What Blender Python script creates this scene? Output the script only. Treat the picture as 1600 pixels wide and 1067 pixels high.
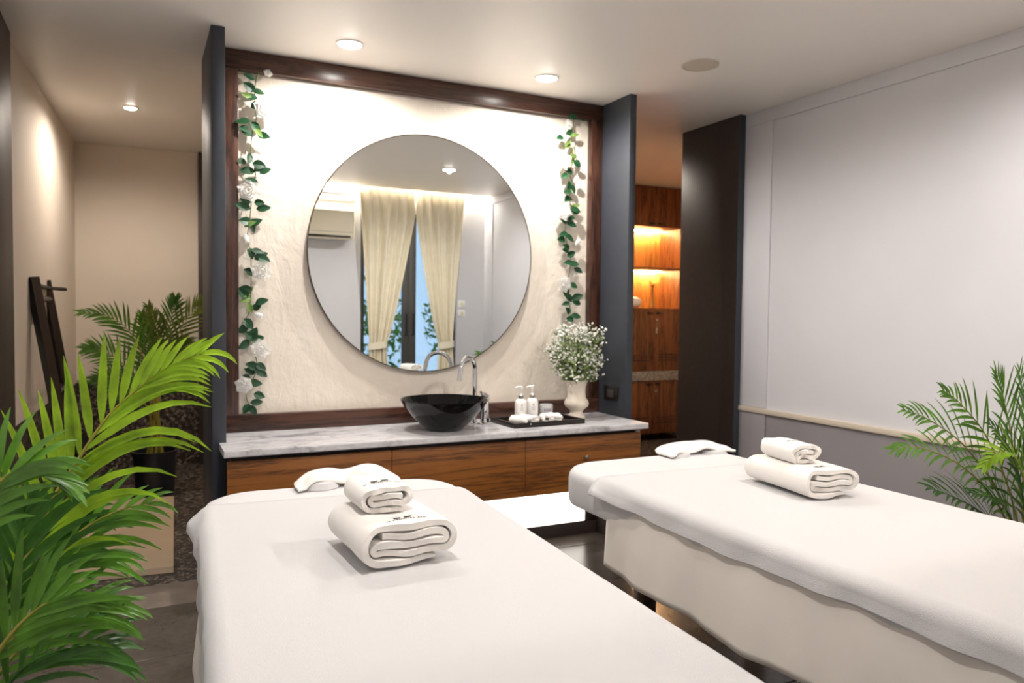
import bpy, bmesh, math, random
from mathutils import Vector, Matrix, noise
random.seed(7)
PI = math.pi
scene = bpy.context.scene
COL = scene.collection
for o in list(bpy.data.objects): bpy.data.objects.remove(o)

# ------------------------------------------------------------------ camera
F_PX, CX, CY = 1181.1, 800.0, 533.5
YAW, PITCH, ROLL = math.radians(26.226), math.radians(-2.179), math.radians(0.641)
CAM = Vector((0, 0, 1.25))
fw = Vector((math.sin(YAW)*math.cos(PITCH), math.cos(YAW)*math.cos(PITCH), math.sin(PITCH)))
rt = fw.cross(Vector((0, 0, 1))).normalized()
up = rt.cross(fw)
rt, up = rt*math.cos(ROLL)+up*math.sin(ROLL), up*math.cos(ROLL)-rt*math.sin(ROLL)
cd = bpy.data.cameras.new('camera')
cam = bpy.data.objects.new('camera', cd); COL.objects.link(cam)
m = Matrix((rt, up, -fw)).transposed().to_4x4(); m.translation = CAM
cam.matrix_world = m
cd.sensor_width = 36; cd.lens = F_PX/1600*36; cd.clip_start = 0.05
cd.dof.use_dof = True; cd.dof.focus_distance = 1.95; cd.dof.aperture_fstop = 4.5
scene.camera = cam
def at(px, py, Y):
    "point on the plane y = Y that was measured at photograph pixel (px, py)"
    d = rt*((px-CX)/F_PX) - up*((py-CY)/F_PX) + fw
    return CAM + d*(Y/d.y)

# ------------------------------------------------------------------ world, exposure
w = bpy.data.worlds.new('sky'); scene.world = w; w.use_nodes = True
w.node_tree.nodes['Background'].inputs[0].default_value = (0.60, 0.77, 1.0, 1)
w.node_tree.nodes['Background'].inputs[1].default_value = 0.55
vs = scene.view_settings
vs.view_transform = 'Standard'; vs.look = 'None'; vs.gamma = 1; vs.use_curve_mapping = False
vs.exposure = 1.34
DOWNLIGHT_W = 46      # watts of a ceiling downlight
WARM = (1.0, 0.875, 0.755); NEUTRAL = (1.0, 0.955, 0.915)

# ------------------------------------------------------------------ mesh builder
def smoothstep(a, b, x):
    t = max(0, min(1, (x-a)/(b-a))); return t*t*(3-2*t)
class MB:
    def __init__(s): s.bm = bmesh.new()
    def box(s, x0, x1, y0, y1, z0, z1, bev=0, seg=2, mat=None):
        r = bmesh.ops.create_cube(s.bm, size=1)
        M = Matrix.Translation(((x0+x1)/2, (y0+y1)/2, (z0+z1)/2)) @ Matrix.Diagonal((abs(x1-x0), abs(y1-y0), abs(z1-z0), 1))
        if mat is not None: M = mat @ M
        bmesh.ops.transform(s.bm, matrix=M, verts=r['verts'])
        if bev:
            ed = list({e for v in r['verts'] for e in v.link_edges})
            bmesh.ops.bevel(s.bm, geom=ed, offset=bev, segments=seg, affect='EDGES', profile=0.5)
        return s
    def grid(s, fn, nu, nv, wrap_u=False, wrap_v=False):
        V = [[s.bm.verts.new(fn(i/(nu if wrap_u else nu), j/(nv if wrap_v else nv))) for j in range(nv+(0 if wrap_v else 1))] for i in range(nu+(0 if wrap_u else 1))]
        a, b = len(V), len(V[0])
        for i in range(nu):
            for j in range(nv):
                q = [V[i][j], V[(i+1) % a][j], V[(i+1) % a][(j+1) % b], V[i][(j+1) % b]]
                try: s.bm.faces.new(q)
                except ValueError: pass
        return V
    def lathe(s, prof, c=(0, 0, 0), n=32, cap0=True, cap1=True, sx=1, sy=1):
        R = [[s.bm.verts.new((c[0]+r*sx*math.cos(2*PI*k/n), c[1]+r*sy*math.sin(2*PI*k/n), c[2]+z)) for k in range(n)] for r, z in prof]
        for a, b in zip(R, R[1:]):
            for k in range(n): s.bm.faces.new((a[k], a[(k+1) % n], b[(k+1) % n], b[k]))
        if cap0: s.bm.faces.new(R[0][::-1])
        if cap1: s.bm.faces.new(R[-1])
        return s
    def tube(s, pts, rad, n=8, sx=1.0, sy=1.0, cap=True, upv=(0, 0, 1)):
        pts = [Vector(p) for p in pts]; R = []; N = None
        for i, p in enumerate(pts):
            t = (pts[min(i+1, len(pts)-1)]-pts[max(i-1, 0)]).normalized()
            if N is None:
                N = Vector(upv) - t*t.dot(Vector(upv))
                if N.length < 1e-3: N = Vector((1, 0, 0)) - t*t.x
            else: N = N - t*t.dot(N)
            N.normalize(); B = t.cross(N)
            r = rad[i] if isinstance(rad, (list, tuple)) else rad
            R.append([s.bm.verts.new(p+B*(r*sx*math.cos(2*PI*k/n))+N*(r*sy*math.sin(2*PI*k/n))) for k in range(n)])
        for a, b in zip(R, R[1:]):
            for k in range(n): s.bm.faces.new((a[k], a[(k+1) % n], b[(k+1) % n], b[k]))
        if cap: s.bm.faces.new(R[0][::-1]); s.bm.faces.new(R[-1])
        return s
    def prism(s, poly, z0, z1):
        a = [s.bm.verts.new((x, y, z0)) for x, y in poly]; b = [s.bm.verts.new((x, y, z1)) for x, y in poly]
        s.bm.faces.new(a[::-1]); s.bm.faces.new(b)
        for i in range(len(a)): s.bm.faces.new((a[i], a[(i+1) % len(a)], b[(i+1) % len(a)], b[i]))
        return s
    def xf(s, M): bmesh.ops.transform(s.bm, matrix=M, verts=s.bm.verts); return s
    def mesh(s, name, mat, smooth=True, ang=38, off=None, normals=True):
        bm = s.bm
        if normals: bmesh.ops.recalc_face_normals(bm, faces=bm.faces)
        if off is not None: bmesh.ops.translate(bm, vec=-Vector(off), verts=bm.verts)
        if smooth:
            for f in bm.faces: f.smooth = True
            lim = math.radians(ang)
            for e in bm.edges:
                if len(e.link_faces) == 2 and e.calc_face_angle(0) > lim: e.smooth = False
        me = bpy.data.meshes.new(name); bm.to_mesh(me); bm.free()
        if mat is not None: me.materials.append(mat)
        return me
def link(name, me, parent=None, loc=None):
    o = bpy.data.objects.new(name, me); COL.objects.link(o)
    if parent is not None: o.parent = parent
    if loc is not None: o.location = loc
    return o
def base_of(o):
    v = Vector((0, 0, 0))
    while o is not None: v += o.location; o = o.parent
    return v
def part(name, mb, mat, parent, world=True, **k):
    "a mesh built in scene coordinates, hung under its thing"
    return link(name, mb.mesh(name, mat, off=base_of(parent) if world else None, **k), parent)
def tag(o, label=None, cat=None, group=None, kind=None):
    if label: o['label'] = label
    if cat: o['category'] = cat
    if group: o['group'] = group
    if kind: o['kind'] = kind
    return o
def thing(name, loc, label, cat, group=None):
    o = bpy.data.objects.new(name, None); COL.objects.link(o); o.location = loc
    o.empty_display_size = 0.05
    return tag(o, label, cat, group)
def solo(name, mb, mat, label, cat, loc, group=None, **k):
    o = link(name, mb.mesh(name, mat, off=loc, **k), None, loc)
    return tag(o, label, cat, group)
def struct(name, mb, mat, parent=None, **k):
    o = link(name, mb.mesh(name, mat, off=base_of(parent) if parent else None, **k), parent)
    o['kind'] = 'structure'; return o
def copy_tree(o, parent=None):
    c = o.copy(); COL.objects.link(c); c.parent = parent
    for ch in list(o.children): copy_tree(ch, c)
    return c
def spline(P, n):
    P = [Vector(p) for p in P]; out = []
    Q = [P[0]*2-P[1]] + P + [P[-1]*2-P[-2]]
    seg = len(P)-1
    for k in range(n+1):
        u = k/n*seg; i = min(int(u), seg-1); t = u-i
        a, b, c, d = Q[i:i+4]
        out.append(0.5*((2*b)+(c-a)*t+(2*a-5*b+4*c-d)*t*t+(3*b-a-3*c+d)*t**3))
    return out

# ------------------------------------------------------------------ materials
def lin(c): return tuple(((x/255)/12.92 if x/255 <= .04045 else ((x/255+.055)/1.055)**2.4) for x in c)+(1,)
def mat(name, rgb, rough=0.6, metal=0.0, spec=None, emit=None, estr=0, coat=0):
    m = bpy.data.materials.new(name); m.use_nodes = True
    b = m.node_tree.nodes['Principled BSDF']
    b.inputs['Base Color'].default_value = lin(rgb); b.inputs['Roughness'].default_value = rough; b.inputs['Metallic'].default_value = metal
    if spec is not None: b.inputs['Specular IOR Level'].default_value = spec
    if coat: b.inputs['Coat Weight'].default_value = coat; b.inputs['Coat Roughness'].default_value = .1
    if emit: b.inputs['Emission Color'].default_value = emit+(1,) if len(emit) == 3 else emit; b.inputs['Emission Strength'].default_value = estr
    return m
def nd(m, t, **k):
    n = m.node_tree.nodes.new(t)
    for a, v in k.items():
        if a.startswith('i_'):
            key = a[2:].replace('_', ' ')
            n.inputs[key].default_value = v
        else: setattr(n, a, v)
    return n
def ln(m, a, b): m.node_tree.links.new(a, b)
def P(m): return m.node_tree.nodes['Principled BSDF']
def coords(m, scale=(1, 1, 1), src='Object'):
    tc = nd(m, 'ShaderNodeTexCoord'); mp = nd(m, 'ShaderNodeMapping'); mp.inputs['Scale'].default_value = scale
    ln(m, tc.outputs[src], mp.inputs['Vector']); return mp.outputs['Vector']
def geo_coords(m, scale=(1, 1, 1)):
    g = nd(m, 'ShaderNodeNewGeometry'); mp = nd(m, 'ShaderNodeMapping'); mp.inputs['Scale'].default_value = scale
    ln(m, g.outputs['Position'], mp.inputs['Vector']); return mp.outputs['Vector']
def ramp(m, fac, stops):
    r = nd(m, 'ShaderNodeValToRGB'); el = r.color_ramp.elements
    while len(el) < len(stops): el.new(0.5)
    for e, (p, c) in zip(el, stops): e.position = p; e.color = lin(c)
    ln(m, fac, r.inputs['Fac']); return r.outputs['Color']
def noise_tex(m, vec, scale, detail=4, rough=.55, dist=0):
    n = nd(m, 'ShaderNodeTexNoise'); n.inputs['Scale'].default_value = scale; n.inputs['Detail'].default_value = detail
    n.inputs['Roughness'].default_value = rough; n.inputs['Distortion'].default_value = dist
    ln(m, vec, n.inputs['Vector']); return n.outputs['Fac']
def bump(m, h, strength=.2, dist=.01):
    b = nd(m, 'ShaderNodeBump'); b.inputs['Strength'].default_value = strength; b.inputs['Distance'].default_value = dist
    ln(m, h, b.inputs['Height']); ln(m, b.outputs['Normal'], P(m).inputs['Normal'])
def noisy(name, rgb, rough=.6, var=.06, scale=6, bstr=0, bscale=200, bdist=.002, **k):
    m = mat(name, rgb, rough, **k); v = geo_coords(m)
    lo = tuple(max(0, c*(1-var)) for c in rgb); hi = tuple(min(255, c*(1+var)) for c in rgb)
    ln(m, ramp(m, noise_tex(m, v, scale), [(.3, lo), (.7, hi)]), P(m).inputs['Base Color'])
    if bstr: bump(m, noise_tex(m, v, bscale, 3), bstr, bdist)
    return m
def wood(name, dark, mid, light, rough=.4, axis='x', fine=1.0, streak=.5, coat=0):
    m = mat(name, mid, rough, coat=coat)
    s = {'x': (.34, 7, 7), 'y': (7, .55, 7), 'z': (7, 7, .55)}[axis]
    v = geo_coords(m, s)
    n1 = noise_tex(m, v, 1.6*fine, 6, .6, .9)
    s2 = tuple(x*5 for x in s); v2 = geo_coords(m, s2)
    n2 = noise_tex(m, v2, 3.0*fine, 4, .7, .2)
    mx = nd(m, 'ShaderNodeMath', operation='MULTIPLY_ADD'); ln(m, n2, mx.inputs[0]); mx.inputs[1].default_value = .28; ln(m, n1, mx.inputs[2])
    w_ = nd(m, 'ShaderNodeMath', operation='PINGPONG'); w_.inputs[1].default_value = .16
    ln(m, mx.outputs[0], w_.inputs[0])
    mul = nd(m, 'ShaderNodeMath', operation='MULTIPLY'); mul.inputs[1].default_value = 6.2; ln(m, w_.outputs[0], mul.inputs[0])
    ln(m, ramp(m, mul.outputs[0], [(0, dark), (streak*.45, mid), (.75, light), (1, mid)]), P(m).inputs['Base Color'])
    bump(m, n2, .06, .002)
    return m
M = {}
M['ceiling'] = mat('ceiling_paint', (240, 234, 227), .42, spec=.35)
M['white_wall'] = noisy('cool_white_wall_paint', (210, 208, 211), .55, .012, 2, .03, 90, .002)
M['warm_wall'] = noisy('warm_white_wall_paint', (222, 211, 197), .7, .012, 2, .03, 90, .002)
M['dado'] = noisy('grey_dado_paint', (142, 136, 138), .5, .02, 3)
M['rail'] = mat('cream_rail', (205, 192, 174), .5)
M['navy'] = noisy('charcoal_navy_paint', (52, 56, 64), .55, .05, 5, .05, 150, .001)
M['brown_dark'] = noisy('dark_brown_laminate', (62, 50, 46), .5, .06, 30, .04, 260, .001)
M['frame_wood'] = wood('dark_walnut', (38, 21, 14), (70, 42, 31), (88, 56, 42), .3, 'x', 1.6, .6)
M['frame_wood_v'] = wood('dark_walnut_upright', (38, 21, 14), (70, 42, 31), (88, 56, 42), .3, 'z', 1.6, .6)
M['teak'] = wood('teak_veneer', (76, 43, 16), (132, 79, 29), (148, 92, 38), .4, 'x', 1.0, .42)
M['teak_v'] = wood('teak_veneer_upright', (62, 34, 18), (116, 68, 34), (136, 84, 46), .42, 'z', 1.0, .45)
M['teak_pale'] = wood('pale_teak_lining', (150, 100, 50), (190, 135, 72), (205, 150, 85), .4, 'z', .8, .4)
M['black_wood'] = wood('black_stained_wood', (14, 10, 9), (26, 19, 17), (36, 27, 24), .35, 'z', 1.2, .4)
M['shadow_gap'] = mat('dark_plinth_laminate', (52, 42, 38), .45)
# plaster with trowel relief
m = M['plaster'] = mat('cream_trowelled_plaster', (234, 223, 209), .75); v = geo_coords(m)
ln(m, ramp(m, noise_tex(m, v, 3, 5), [(.3, (228, 216, 201)), (.7, (239, 229, 215))]), P(m).inputs['Base Color'])
na = noise_tex(m, v, 26, 5, .6); nb = noise_tex(m, geo_coords(m, (3, 3, 1.4)), 3.2, 4, .5, 2.2)
ad = nd(m, 'ShaderNodeMath', operation='MULTIPLY_ADD'); ln(m, nb, ad.inputs[0]); ad.inputs[1].default_value = 1.6; ln(m, na, ad.inputs[2])
bump(m, ad.outputs[0], .34, .010)
# marble
m = M['marble'] = mat('grey_white_marble', (205, 203, 204), .16); v = geo_coords(m, (1, 2.4, 1))
n1 = noise_tex(m, v, 5, 8, .68, 1.6)
ln(m, ramp(m, n1, [(.30, (140, 139, 143)), (.44, (204, 202, 204)), (.58, (226, 224, 225)), (.78, (186, 185, 189))]), P(m).inputs['Base Color'])
# polished concrete slabs
m = M['concrete'] = mat('polished_concrete', (90, 78, 68), .24); v = geo_coords(m)
oi = nd(m, 'ShaderNodeObjectInfo')
n1 = noise_tex(m, v, 2.2, 8, .62, .6); n2 = noise_tex(m, v, 38, 4, .6)
a1 = nd(m, 'ShaderNodeMath', operation='MULTIPLY_ADD'); ln(m, n2, a1.inputs[0]); a1.inputs[1].default_value = .3; ln(m, n1, a1.inputs[2])
a2 = nd(m, 'ShaderNodeMath', operation='MULTIPLY_ADD'); ln(m, oi.outputs['Random'], a2.inputs[0]); a2.inputs[1].default_value = .12; ln(m, a1.outputs[0], a2.inputs[2])
ln(m, ramp(m, a2.outputs[0], [(.42, (46, 41, 37)), (.7, (70, 62, 56)), (.98, (94, 86, 79))]), P(m).inputs['Base Color'])
bump(m, n2, .05, .002)
M['concrete_pale'] = noisy('pale_concrete_threshold', (122, 110, 101), .4, .1, 9, .05, 60, .002)
# pebble wash
m = M['pebble'] = mat('dark_pebble_wash', (60, 52, 46), .55); v = geo_coords(m)
vo = nd(m, 'ShaderNodeTexVoronoi'); vo.inputs['Scale'].default_value = 62; ln(m, v, vo.inputs['Vector'])
sp = nd(m, 'ShaderNodeSeparateColor'); ln(m, vo.outputs['Color'], sp.inputs['Color'])
ln(m, ramp(m, sp.outputs[0], [(0, (26, 22, 20)), (.45, (52, 44, 38)), (.75, (88, 78, 69)), (1, (142, 130, 118))]), P(m).inputs['Base Color'])
bump(m, vo.outputs['Distance'], .5, .006)
M['joint'] = mat('dark_floor_joint', (34, 30, 27), .8)
M['cream_tile'] = noisy('cream_tile', (206, 184, 156), .35, .03, 4)
M['mirror'] = mat('silvered_mirror', (232, 236, 236), .0, 1.0)
M['mirror_edge'] = mat('mirror_edge_metal', (96, 84, 72), .3, 1.0)
M['chrome'] = mat('chrome', (225, 225, 228), .06, 1.0)
M['steel'] = mat('brushed_steel', (190, 188, 184), .3, 1.0)
M['black_glass'] = mat('glossy_black_ceramic', (6, 6, 7), .07, spec=.35)
M['black_lacquer'] = mat('black_lacquer', (24, 19, 18), .3)
M['tray_floor'] = wood('dark_tray_floor', (30, 17, 12), (58, 34, 22), (72, 44, 30), .22, 'x', 1.5)
M['white_plastic'] = mat('white_plastic', (238, 235, 231), .35)
M['label_print'] = mat('pale_orange_print', (232, 180, 146), .5)
M['grey_print'] = mat('grey_print', (150, 148, 152), .5)
M['black_print'] = mat('black_print', (22, 22, 24), .6)
M['ceramic_cream'] = noisy('cream_stone_vase', (228, 216, 200), .5, .02, 12)
M['white_linen'] = noisy('white_cotton_sheet', (203, 201, 201), .85, .008, 5, .12, 900, .0012)
M['sheer'] = noisy('thin_cotton_sheet', (228, 221, 212), .85, .015, 5, .08, 700, .001)
m = M['terry'] = mat('white_terry_towel', (203, 201, 201), .95); v = geo_coords(m)
P(m).inputs['Sheen Weight'].default_value = .25
bump(m, noise_tex(m, v, 420, 3, .7), .55, .003)
m = M['towel'] = mat('soft_white_towel', (238, 233, 227), .95); v = geo_coords(m)
P(m).inputs['Sheen Weight'].default_value = .25
bump(m, noise_tex(m, v, 420, 3, .7), .55, .003)
M['vinyl'] = noisy('white_fitted_cover', (203, 201, 201), .7, .006, 6, .06, 500, .001)
M['curtain'] = noisy('cream_curtain', (238, 228, 205), .85, .02, 8)
M['pot_navy'] = mat('navy_glazed_pot', (22, 26, 36), .35)
M['pot_grey'] = mat('charcoal_planter', (62, 60, 58), .6)
M['soil'] = noisy('potting_soil', (40, 30, 22), .95, .3, 60, .5, 90, .01)
M['stem_yellow'] = mat('yellow_green_cane', (150, 140, 52), .5)
M['twig'] = mat('green_stem', (88, 112, 58), .6)
M['gold'] = mat('brass', (190, 150, 88), .3, 1.0)
M['ivory'] = mat('ivory_plastic', (226, 216, 192), .4)
M['dark_frame'] = mat('dark_bronze_frame', (78, 75, 73), .45, .2)
M['granite'] = noisy('grey_granite', (142, 138, 134), .4, .3, 60)
M['white_emit'] = mat('glowing_recess_white', (250, 246, 238), .4, emit=(1.0, .93, .83), estr=1.6)  # glow put into the surface instead of an LED strip lighting it
M['lamp'] = mat('lamp_lens', (255, 250, 240), .4, emit=(1.0, .95, .86), estr=30)
M['led'] = mat('warm_led_strip', (255, 230, 180), .4, emit=(1.0, .66, .30), estr=85)
M['cove_led'] = mat('cove_led_strip', (255, 248, 238), .4, emit=(1.0, .95, .88), estr=60)
M['grille'] = mat('speaker_grille', (196, 186, 170), .6)
def leafmat(name, rgb, rough=.38, trans=.35, var=.2):
    m = mat(name, rgb, rough); v = geo_coords(m)
    lo = tuple(c*(1-var) for c in rgb); hi = tuple(min(255, c*1.15) for c in rgb)
    c = ramp(m, noise_tex(m, v, 14), [(.3, lo), (.7, hi)]); ln(m, c, P(m).inputs['Base Color'])
    t = nd(m, 'ShaderNodeBsdfTranslucent'); ln(m, c, t.inputs['Color'])
    mx = nd(m, 'ShaderNodeMixShader'); mx.inputs['Fac'].default_value = trans
    out = m.node_tree.nodes['Material Output']
    ln(m, P(m).outputs[0], mx.inputs[1]); ln(m, t.outputs[0], mx.inputs[2]); ln(m, mx.outputs[0], out.inputs['Surface'])
    return m
M['leaf_bright'] = leafmat('lit_palm_leaf', (142, 178, 42), .36)  # paler yellow-green carries the light falling on the brightest fronds
M['leaf_mid'] = leafmat('palm_leaf', (92, 140, 42), .36)
M['leaf_dark'] = leafmat('dark_palm_leaf', (66, 112, 40), .36)
M['leaf_olive'] = leafmat('olive_palm_leaf', (104, 122, 44), .45)
M['leaf_rose'] = leafmat('garland_leaf', (26, 74, 42), .45, .12)
M['leaf_pale'] = leafmat('pale_garland_leaf', (120, 150, 74), .45, .25)
M['petal'] = leafmat('white_petal', (252, 249, 242), .6, .45, .02)
M['blossom'] = leafmat('ivory_blossom', (246, 242, 226), .7, .25, .04)
M['bouquet_leaf'] = leafmat('bouquet_green', (138, 158, 98), .6, .3)
# window glass
m = M['glass'] = bpy.data.materials.new('window_glass'); m.use_nodes = True
t = nd(m, 'ShaderNodeBsdfTransparent'); g = nd(m, 'ShaderNodeBsdfGlossy'); g.inputs['Roughness'].default_value = .02
t.inputs['Color'].default_value = (.86, .92, .95, 1)
mx = nd(m, 'ShaderNodeMixShader'); mx.inputs['Fac'].default_value = .07
ln(m, t.outputs[0], mx.inputs[1]); ln(m, g.outputs[0], mx.inputs[2]); ln(m, mx.outputs[0], m.node_tree.nodes['Material Output'].inputs['Surface'])
m = M['frosted'] = mat('frosted_glass', (226, 226, 226), .35); P(m).inputs['Transmission Weight'].default_value = .45

# ================================================================== SETTING
H = 2.5                    # ceiling height
XL, XR = -0.52, 3.41       # side walls of the treatment room
YB = 0.15                  # wall behind the beds' feet
YF = 3.884                 # face of the walnut frame
YK = 6.60                  # far wall of the passage
# floor: concrete slabs on a dark bed, pebble wash in the passage
floor = struct('floor', MB().box(-.75, 5.3, -1.6, 6.75, -.12, -.004), M['joint'])
ys = [-1.6, -.35, .70, 1.85, 2.945, 3.452]; xs = [-.52, .38, 1.60, 2.82, 3.41]
for j in range(5):
    for i in range(4):
        if j < 1 and i > 1: continue
        struct('floor_slab', MB().box(xs[i]+.002, xs[i+1]-.002, ys[j]+.002, ys[j+1]-.002, -.02, 0, .002, 1), M['concrete'], floor)
for x0, x1, mt_ in ((-.52, .29, 'concrete_pale'), (.29, 1.60, 'concrete'), (1.60, 2.82, 'concrete'), (2.82, 3.41, 'concrete')):
    struct('threshold_slab', MB().box(x0+.001, x1-.001, 3.455, 3.735, -.02, .001, .002, 1), M[mt_], floor)
struct('pebble_wash', MB().box(-.72, 5.3, 3.738, 6.72, -.02, 0), M['pebble'], floor)
# ceiling with a curtain pocket
cb = MB(); cb.box(-.75, 5.3, .30, 6.75, H, H+.12); cb.box(-.75, .95, -1.6, .30, H, H+.12); cb.box(.95, 3.6, -.05, .30, H+.12, H+.2)
struct('ceiling', cb, M['ceiling'])
# walls
struct('wall_left', MB().box(XL-.15, XL, -1.6, 3.60, 0, H), M['white_wall'])
wl = MB(); wl.prism([(-.545, 4.15), (-.435, YK), (-.6, YK), (-.7, 4.15)], 0, H); struct('wall_passage_left', wl, M['warm_wall'])
wl = MB(); wl.prism([(-.540, 4.16), (-.430, YK), (-.434, YK), (-.544, 4.16)], 0, .68)
struct('trim_1', wl, M['pebble'])
struct('wall_passage_back', MB().box(-.7, 5.3, YK, YK+.12, 0, H), M['warm_wall'])
struct('trim_2', MB().box(-.43, .44, YK-.012, YK, 0, .70), M['pebble'])
struct('trim_3', MB().box(.425, .62, YK-.06, YK, 0, H-.002, .003), M['brown_dark'])
struct('wall_passage_right', MB().box(4.95, 5.07, 3.9, YK, 0, H), M['warm_wall'])
struct('wall_passage_front', MB().box(3.56, 4.95, 4.05, 4.2, 0, H), M['warm_wall'])
# dark reveals that close the side walls
struct('wall_end_left', MB().box(XL-.12, XL, 3.60, 4.146, 0, H, .003), M['brown_dark'])
struct('wall_end_right', MB().box(3.364, 3.56, 3.652, 4.205, 0, H, .003), M['brown_dark'])
struct('trim_4', MB().box(3.364, 3.412, 3.646, 3.652, 0, H), M['navy'])
# right wall: plain field, raised border, rail and grey dado
struct('wall_right', MB().box(XR+.012, XR+.16, -.1, 3.652, 0, H), M['white_wall'])
struct('trim_5', MB().box(XR, XR+.012, YB, 3.646, 2.42, H, .002), M['white_wall'])
struct('trim_6', MB().box(XR, XR+.012, 3.425, 3.646, .684, 2.42, .002), M['white_wall'])
struct('trim_7', MB().box(XR, XR+.012, YB, .36, .684, 2.42, .002), M['white_wall'])
struct('trim_8', MB().box(XR-.012, XR+.012, YB, 3.646, .650, .682, .004), M['rail'])
struct('trim_9', MB().box(XR+.004, XR+.012, YB, 3.42, 0, .650), M['dado'])
struct('trim_10', MB().box(XR-.003, XR+.012, 3.425, 3.646, 0, .650, .002), M['dado'])
# wall behind the camera side with the double glass door
DX0, DX1, DZ = 2.03, 3.09, 2.28
wb = MB(); wb.box(.95, DX0, -.05, YB, 0, 2.62); wb.box(DX1, XR+.012, -.05, YB, 0, 2.62); wb.box(DX0, DX1, -.05, YB, DZ, 2.62)
struct('wall_back', wb, M['white_wall'])
for n, z in ((11, 2.43), (12, 2.36)): struct('trim_%d' % n, MB().box(.95, 1.985, YB, YB+.02, z, z+.014, .003), M['white_wall'])
hb = MB(); hb.box(.95, 1.07, -1.6, -.05, 0, H); hb.box(-.67, 1.07, -1.72, -1.6, 0, H)
struct('wall_entry', hb, M['white_wall'])
# glass door
d = struct('door_1', MB().box(DX0, DX1, .02, .07, 0, .03), M['dark_frame'])
part('door_frame', MB().box(DX0, DX0+.05, .0, .10, 0, DZ, .003), M['dark_frame'], d)
part('door_frame', MB().box(DX1-.05, DX1, .0, .10, 0, DZ, .003), M['dark_frame'], d)
part('door_frame', MB().box(DX0, DX1, .0, .10, DZ-.06, DZ, .003), M['dark_frame'], d)
XC = 2.575
for s in (-1, 1):
    a, b = (DX0+.05, XC) if s < 0 else (XC, DX1-.05)
    st = (b-.075, b-.001) if s < 0 else (a+.001, a+.075)
    lf = part('door_leaf', MB().box(st[0], st[1], .03, .075, .02, DZ-.06, .004), M['dark_frame'], d)
    part('bottom_rail', MB().box(a, b, .03, .075, .02, .12, .004), M['dark_frame'], lf)
    pa = (a, st[0]) if s < 0 else (st[1], b)
    part('pane', MB().box(pa[0], pa[1], .048, .056, .12, DZ-.06), M['glass'], lf)
    hx = XC + s*.04
    part('handle', MB().tube([(hx, .075, 1.0), (hx, .115, 1.0), (hx, .115, 1.23), (hx, .075, 1.23)], .008, 8), M['black_lacquer'], lf)
# outside
struct('floor_outside', MB().box(.5, 5.5, -5, -.06, -.14, -.02), M['granite'])

# vanity wall and its fins
struct('wall_vanity', MB().box(.347, 2.506, YF+.045, 4.15, 0, H), M['plaster'])
struct('wall_fin_left', MB().box(.288, .347, 3.612, 4.152, 0, H, .003), M['navy'])
struct('wall_fin_right', MB().box(2.507, 2.552, 3.602, 4.152, 0, H, .003), M['navy'])
fr = struct('trim_13', MB().box(.347, 2.506, YF, YF+.05, 2.405, H-.002, .003), M['frame_wood'])
part('frame_board', MB().box(.347, .432, YF, YF+.05, .735, 2.405, .003), M['frame_wood_v'], fr)
part('frame_board', MB().box(2.430, 2.506, YF, YF+.05, .735, 2.405, .003), M['frame_wood_v'], fr)
part('frame_board', MB().box(.347, 2.506, YF, YF+.05, .650, .735, .003), M['frame_wood'], fr)

# ================================================================== LAMPS
def downlight(x, y, label, watts, color, r=.052, size=2.95, soft=.012):
    t = thing('ceiling_downlight', (x, y, H), label, 'downlight', 'recessed ceiling downlights')
    part('trim_ring', MB().lathe([(r+.014, H), (r+.014, H-.003), (r+.004, H-.006), (r, H-.002), (r, H)], (x, y, 0), 32, False, False), M['white_plastic'], t)
    part('lens', MB().lathe([(.001, H-.014), (r*.5, H-.0125), (r*.85, H-.009), (r, H-.004)], (x, y, 0), 32, True, False), M['lamp'], t)
    ld = bpy.data.lights.new('downlight_beam', 'SPOT'); ld.energy = watts; ld.color = color; ld.spot_size = size; ld.spot_blend = .55; ld.shadow_soft_size = soft
    lo = bpy.data.objects.new('downlight_beam', ld); COL.objects.link(lo); lo.parent = t; lo.location = (0, 0, -.02)
    return t
W_ = DOWNLIGHT_W
downlight(.892, 3.565, 'round downlight left of the two above the mirror', W_*.52, NEUTRAL)
downlight(1.949, 3.575, 'round downlight right of the two above the mirror', W_*.52, NEUTRAL)
downlight(2.449, 1.534, 'round ceiling downlight reflected in the round mirror', W_*.58, NEUTRAL)
downlight(.39, 1.534, 'ceiling downlight over the left bed, outside the picture', W_*.58, NEUTRAL)
downlight(-.043, 5.325, 'small round downlight in the passage ceiling', W_*.44, WARM, .034)
downlight(3.30, 5.1, 'added downlight before the tall teak lockers, kept out of view', W_*.44, WARM, .034)  # unseen lamp added to warm the right part of the passage
# LED in the curtain pocket
solo('cove_light', MB().box(.97, 3.38, .16, .175, 2.565, 2.585), M['cove_led'], 'bright LED strip in the ceiling cove above the curtains', 'light', (2.2, .17, 2.565))
# loudspeaker in ceiling
t = thing('ceiling_speaker', (2.523, 3.027, H), 'round beige speaker grille flush in the ceiling', 'speaker')
part('rim', MB().lathe([(.092, H), (.092, H-.006), (.082, H-.008), (.080, H-.004)], (2.523, 3.027, 0), 40, False, False), M['grille'], t)
part('grille', MB().lathe([(.001, H-.0075), (.05, H-.007), (.081, H-.005)], (2.523, 3.027, 0), 40, True, False), M['grille'], t)

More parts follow.
